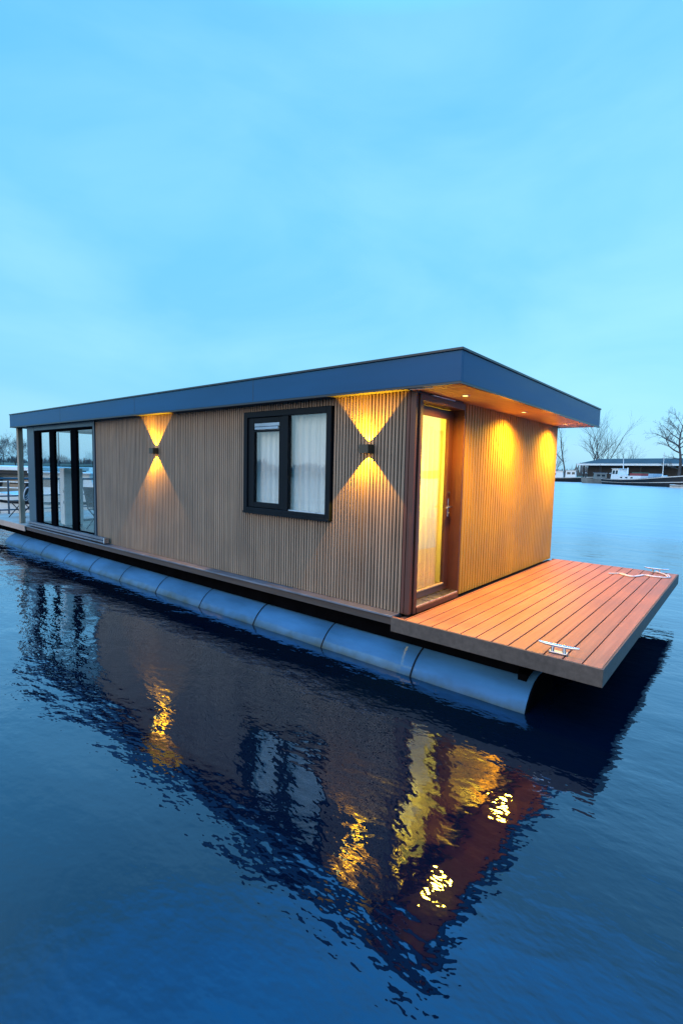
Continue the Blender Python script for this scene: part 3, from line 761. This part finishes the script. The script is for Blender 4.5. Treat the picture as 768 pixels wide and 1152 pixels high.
# ---- boats.  local frame: +X bow, z = 0 waterline
def hull_mesh(L, B, fs, fb, zlo=-.5, full=.62, off=0.0, za=None, zb=None, ns=22):
    """lofted hull; za/zb as fractions of the freeboard give a stripe lying on it"""
    mb = MB(); rows = []
    for i in range(ns + 1):
        t = i / ns; x = -L / 2 + L * t
        w = B / 2 * (.80 + .20 * min(1, t / .22) ** .6)
        if t > full: w *= max(.0, 1 - ((t - full) / (1 - full)) ** 2.2)
        sh = fs + (fb - fs) * max(0, (t - .25) / .75) ** 1.8 + .10 * fs * (max(0, .2 - t) / .2) ** 2
        row = []
        lv = [0, .35, .7, 1] if za is None else [za, zb]
        for s in lv:
            z = (zlo + (sh - zlo) * s) if za is None else sh * s
            k = (z - zlo) / (sh - zlo)
            ww = w * (.72 + .28 * k ** .7) + off
            row.append((x + (k * .05 * L if t > .85 else 0) * ((t - .85) / .15), ww, z))
        rows.append(row)
    k = len(rows[0])
    for sgn in (1, -1):
        vs = [(p[0], p[1] * sgn, p[2]) for r in rows for p in r]
        fs_ = [(i * k + j, (i + 1) * k + j, (i + 1) * k + j + 1, i * k + j + 1) for i in range(ns) for j in range(k - 1)]
        if sgn > 0: fs_ = [f[::-1] for f in fs_]
        mb.add(vs, fs_, 0, True)
    if za is None:
        r = rows[0]; mb.add([(p[0], p[1], p[2]) for p in r] + [(p[0], -p[1], p[2]) for p in r[::-1]], [list(range(2 * k))])
    deck = [r[-1] for r in rows]
    return mb, deck
def boat(name, label, L, B, fs, fb, hullm, deckm, loc, rz, group, stripe=None, zlo=-.5, full=.62):
    t = thing(name, label, 'boat', loc, rz, group)
    mb, dk_ = hull_mesh(L, B, fs, fb, zlo, full)
    h = mb.build('hull', hullm); h.parent = t
    d = MB(); n_ = len(dk_)
    d.add([(p[0], p[1] * .97, p[2] - .10) for p in dk_] + [(p[0], -p[1] * .97, p[2] - .10) for p in dk_], [(i, i + 1, n_ + i + 1, n_ + i) for i in range(n_ - 1)])
    o = d.build('deck', deckm); o.parent = t
    if stripe:
        for za, zb, mm in stripe:
            s_, _ = hull_mesh(L, B, fs, fb, zlo, full, .03, za, zb); o = s_.build('stripe', mm); o.parent = h
    return t
def bpart(t, name, m, fn):
    mb = MB(); fn(mb); o = mb.build(name, m); o.parent = t; return o
def cabin(t, x0, x1, hw, z0, z1, m, wins=(), wz=(.45, .8), roofm=None, slope=.0):
    mb = MB(); i = .12 * (z1 - z0)
    mb.add([(x0, -hw, z0), (x1, -hw, z0), (x1, hw, z0), (x0, hw, z0), (x0 + i * .4, -hw + i, z1), (x1 - i - slope, -hw + i, z1), (x1 - i - slope, hw - i, z1), (x0 + i * .4, hw - i, z1)],
           [(0, 1, 5, 4), (1, 2, 6, 5), (2, 3, 7, 6), (3, 0, 4, 7), (4, 5, 6, 7)])
    c = mb.build('cabin', m); c.parent = t
    if roofm:
        r = MB(); r.box(x0 - .12, x1 + .05 - slope, -hw + i - .12, hw - i + .12, z1 + .002, z1 + .07, .02); o = r.build('cabin_roof', roofm); o.parent = c
    za, zb = z0 + (z1 - z0) * wz[0], z0 + (z1 - z0) * wz[1]
    for (a, b) in wins:
        for sg in (-1, 1):
            w = MB(); ya = (hw - i * wz[0]) * sg; yb = (hw - i * wz[1]) * sg
            w.add([(a, ya + sg * .012, za), (b, ya + sg * .012, za), (b, yb + sg * .012, zb), (a, yb + sg * .012, zb)], [(0, 1, 2, 3) if sg < 0 else (3, 2, 1, 0)])
            o = w.build('window', M['dglass']); o.parent = c
    return c
GB = 'boats moored along the far bank'
stern, bow = Vector((-22.4, 118.2, WZ)), Vector((-7.4, 106.3, WZ))
mid = (stern + bow) / 2; dv = bow - stern; hd = math.atan2(dv.y, dv.x)
b1 = boat('barge', 'long black barge with white stripes, white wheelhouse and high pointed bow', dv.length, 4.2, 1.15, 2.35, M['hull'], M['dark'], mid, hd, GB,
          [(.89, .97, M['white']), (.40, .46, M['white'])])
cabin(b1, -7.2, -5.0, 1.35, 1.0, 3.35, M['white'], [(-6.9, -6.2), (-6.0, -5.4)], (.52, .85), M['white'])
cabin(b1, -4.9, 1.2, 1.5, 1.05, 1.95, M['white'], [(-4.3, -3.7), (-2.9, -2.3), (-1.5, -.9)], (.4, .7))
cabin(b1, -2.0, 1.0, 1.2, 1.96, 2.45, M['redcover'])
cabin(b1, 2.7, 4.0, 1.3, 1.2, 2.45, M['bluecover'])
bpart(b1, 'mast', M['white'], lambda mb: mb.tube([(4.9, 0, 1.4), (4.9, 0, 6.6)], [.09, .05], 8))
bpart(b1, 'mast', M['white'], lambda mb: mb.tube([(-5.2, 0, 3.4), (-5.35, 0, 5.6)], [.08, .05], 8))
bpart(b1, 'funnel', M['white'], lambda mb: mb.tube([(-4.4, .4, 2.3), (-4.4, .4, 3.6)], [.16, .13], 10))
bpart(b1, 'hatch', M['green'], lambda mb: mb.box(-1.8, .8, -.9, .9, 2.452, 2.62, .05))
bpart(b1, 'winch', M['white'], lambda mb: (mb.tube([(5.4, -.5, 1.85), (5.4, .5, 1.85)], .28, 12), mb.box(5.1, 5.7, -.6, -.5, 1.4, 2.0), mb.box(5.1, 5.7, .5, .6, 1.4, 2.0)))
b2 = boat('barge', 'black flat barge carrying a bright white deckhouse beside the house corner', 17, 4.0, .95, 1.5, M['hull'], M['dark'], polar(-16.3, 141, WZ), R(12), GB, [(.86, .97, M['white'])])
cabin(b2, -6.5, 1.6, 1.6, .85, 2.7, M['white'], [(-5.8, -5.0), (-4.2, -3.4), (-2.6, -1.8), (-1.0, -.2)], (.45, .75), M['white'])
cabin(b2, 2.0, 4.6, 1.4, .9, 2.9, M['white'], [(2.4, 3.2), (3.5, 4.2)], (.5, .8), M['white'])
b3 = boat('workboat', 'small grey workboat lying between the two black barges', 6.4, 2.4, .9, 1.4, M['hull2'], M['hull2'], polar(-12.5, 129, WZ), R(205), GB)
cabin(b3, -1.8, .8, .85, .85, 2.35, M['hull2'], [(-1.4, -.7), (-.4, .3)], (.5, .8), M['bluecover'])
bpart(b3, 'mast', M['dark'], lambda mb: mb.tube([(-.4, 0, 2.4), (-.4, 0, 4.4)], [.05, .03], 6))
# mooring piles and a dinghy by the bows
for az, d, lb in ((-4.7, 108, 'tallest mooring pile, just off the white-striped bow'), (-13.6, 132, 'dark mooring pile beside the grey workboat'), (-11.4, 124.5, 'mooring pile at the stern of the white-striped barge')):
    p = thing('mooring_pile', lb, 'mooring pile', polar(az, d, WZ), 0, 'mooring piles along the far bank')
    mb = MB(); mb.tube([(0, 0, -.6), (.03, 0, 2.3)], [.16, .14], 10); o = mb.build('pile', M['dark']); o.parent = p
    mb = MB(); mb.tube([(.03, 0, 2.302), (.03, 0, 2.42)], [.17, .12], 10); o = mb.build('pile_cap', M['white']); o.parent = p
dg = boat('dinghy', 'small white dinghy tied under the bow of the white-striped barge', 3.4, 1.5, .55, .75, M['white'], M['inner'], polar(-5.3, 104, WZ), R(-20), None, [(.6, .8, M['anth'])], -.2, .5)
bpart(dg, 'thwart', M['floor'], lambda mb: mb.box(-.5, -.2, -.6, .6, .42, .46, .005))
# white cruisers beyond the terrace
GC = 'white cruisers moored beyond the terrace'
def cruiser(label, L, loc, rz):
    t = boat('motor_cruiser', label, L, L * .31, .75, 1.05, M['white'], M['inner'], loc, rz, GC, [(.52, .66, M['anth'])], -.3, .5)
    cabin(t, -L * .28, L * .18, L * .115, .7, 1.62, M['white'], [(-L * .24, -L * .10), (-L * .07, L * .07)], (.42, .82), M['white'], .35)
    bpart(t, 'railing', M['steel'], lambda mb: [mb.tube([(L * (.18 + .06 * k), sg * L * (.125 - .012 * k), .9), (L * (.18 + .06 * k), sg * L * (.125 - .012 * k), 1.45)], .015, 6) for k in range(4) for sg in (-1, 1)]
          + [mb.tube([(L * .18, sg * L * .125, 1.45), (L * .36, sg * L * .089, 1.45)], .015, 6) for sg in (-1, 1)])
    return t
def at(px, depth, z=0):   # lateral / depth measured from the jetty corner where the camera stands
    f = Vector((-.637, .771, 0)); r = Vector((.771, .637, 0)); return Vector((CAM.x, CAM.y, 0)) + f * depth + r * ((px - 384) / 560 * depth) + Vector((0, 0, z))
cruiser('white motor cruiser seen through the glass pane next to the slatted wall', 6.2, at(92, 20.5, WZ), R(35))
c2 = cruiser('white motor cruiser further off, seen through the two glass panes nearest the weathered post', 7.2, at(58, 30, WZ), R(20))
bpart(c2, 'mast', M['dark'], lambda mb: mb.tube([(.6, 0, 1.7), (.6, 0, 4.6)], [.05, .03], 8))
# neighbour with flat white roof on dark posts
loc = at(2, 25, WZ)
nb = boat('houseboat', 'low neighbouring boat under a flat white roof on dark posts, beyond the terrace railing', 11.5, 3.8, .55, .75, M['white'], M['floor'], loc, R(28), None, [(.45, .7, M['anth'])], -.3, .75)
nb['category'] = 'houseboat'
bpart(nb, 'roof', M['white'], lambda mb: mb.box(-5.2, 3.6, -1.75, 1.75, 1.66, 1.84, .02))
bpart(nb, 'roof_beam', M['dark'], lambda mb: mb.box(-5.1, 3.5, -1.65, 1.65, 1.50, 1.655, .01))
for x in (-5.0, -2.2, .6, 3.4):
    for y in (-1.55, 1.55): bpart(nb, 'post', M['dark'], lambda mb: mb.box(x - .08, x + .08, y - .08, y + .08, .45, 1.498))
cabin(nb, -1.9, 3.0, 1.2, .45, 1.48, M['hull2'], [(-1.5, -.3), (.1, 1.2), (1.6, 2.6)], (.35, .85))
bpart(nb, 'railing', M['white'], lambda mb: [mb.tube([(-5.3, sg * 1.5, z), (3.8, sg * 1.62, z)], .03, 6) for sg in (-1, 1) for z in (.85, 1.12)])

# ================================================================== LIGHT, SKY, CAMERA
w = bpy.data.worlds.new('World'); SC.world = w; w.use_nodes = True
nt = w.node_tree; nt.nodes.clear(); L = nt.links.new
out = nt.nodes.new('ShaderNodeOutputWorld'); add = nt.nodes.new('ShaderNodeAddShader')
bg1 = nt.nodes.new('ShaderNodeBackground'); bg2 = nt.nodes.new('ShaderNodeBackground')
sky = nt.nodes.new('ShaderNodeTexSky'); sky.sky_type = 'NISHITA'; sky.sun_disc = False
SUN_AZ, SUN_EL = 186, 16         # compass azimuth from +Y towards +X: behind the camera
sky.sun_elevation = R(SUN_EL); sky.sun_rotation = R(SUN_AZ)
bg1.inputs['Strength'].default_value = .05; L(sky.outputs[0], bg1.inputs['Color'])
tc = nt.nodes.new('ShaderNodeTexCoord'); sp = nt.nodes.new('ShaderNodeSeparateXYZ'); L(tc.outputs['Generated'], sp.inputs[0])
rp = nt.nodes.new('ShaderNodeValToRGB'); cr = rp.color_ramp
cr.elements[0].position = 0; cr.elements[0].color = (.145, .55, .90, 1)
cr.elements[1].position = 1; cr.elements[1].color = (.10, 1.5, 4.0, 1)
for p, c in ((.18, (.165, .60, .94)), (.42, (.175, .635, .98)), (.64, (.150, .60, .96)), (.72, (.14, .98, 2.2)), (.86, (.12, 1.75, 4.4))):
    e_ = cr.elements.new(p); e_.color = (*c, 1)
L(sp.outputs['Z'], rp.inputs['Fac'])
mp = nt.nodes.new('ShaderNodeMapping'); mp.inputs['Scale'].default_value = (1, 1, 2.6); L(tc.outputs['Generated'], mp.inputs['Vector'])
nz = nt.nodes.new('ShaderNodeTexNoise'); nz.inputs['Scale'].default_value = 2.2; nz.inputs['Detail'].default_value = 5; nz.inputs['Distortion'].default_value = .4
L(mp.outputs[0], nz.inputs['Vector'])
cl = nt.nodes.new('ShaderNodeValToRGB')
cl.color_ramp.elements[0].position = .35; cl.color_ramp.elements[0].color = (.78, .895, .945, 1)
cl.color_ramp.elements[1].position = .72; cl.color_ramp.elements[1].color = (1.5, 1.10, 1.025, 1)
L(nz.outputs['Fac'], cl.inputs['Fac'])
mx = nt.nodes.new('ShaderNodeMix'); mx.data_type = 'RGBA'; mx.blend_type = 'MULTIPLY'; mx.inputs['Factor'].default_value = 1
L(rp.outputs['Color'], mx.inputs['A']); L(cl.outputs['Color'], mx.inputs['B'])
L(mx.outputs['Result'], bg2.inputs['Color']); bg2.inputs['Strength'].default_value = 1
L(bg1.outputs[0], add.inputs[0]); L(bg2.outputs[0], add.inputs[1]); L(add.outputs[0], out.inputs['Surface'])

sl_ = bpy.data.lights.new('sun', 'SUN'); sl_.energy = 1.05; sl_.angle = R(50); sl_.color = (1, .82, .68)
so = bpy.data.objects.new('sun', sl_); COL.objects.link(so)
sd = Vector((math.sin(R(SUN_AZ)) * math.cos(R(SUN_EL + 8)), math.cos(R(SUN_AZ)) * math.cos(R(SUN_EL + 8)), math.sin(R(SUN_EL + 8))))
so.rotation_euler = sd.to_track_quat('Z', 'Y').to_euler(); so.location = (20, -20, 30)

cd = bpy.data.cameras.new('camera'); co = bpy.data.objects.new('camera', cd); COL.objects.link(co)
rgt = Vector((.76956489, .63816615, .02266824)); up = Vector((-.07307504, .05274488, .99593073)); fw_ = Vector((-.63437364, .7680898, -.08722462))
mw = Matrix((rgt, up, -fw_)).transposed().to_4x4(); mw.translation = CAM
co.matrix_world = mw
cd.sensor_fit = 'HORIZONTAL'; cd.sensor_width = 36; cd.lens = 36 * 559.86 / 768
cd.clip_start = .05; cd.clip_end = 9000
SC.camera = co
SC.view_settings.view_transform = 'Standard'; SC.view_settings.look = 'None'
SC.view_settings.exposure = 0; SC.view_settings.gamma = 1
SC.render.resolution_x, SC.render.resolution_y = 682, 1024
try:
    SC.cycles.use_denoising = True; SC.cycles.max_bounces = 8; SC.cycles.transparent_max_bounces = 16
    SC.cycles.sample_clamp_indirect = 6; SC.cycles.caustics_reflective = False
except Exception: pass
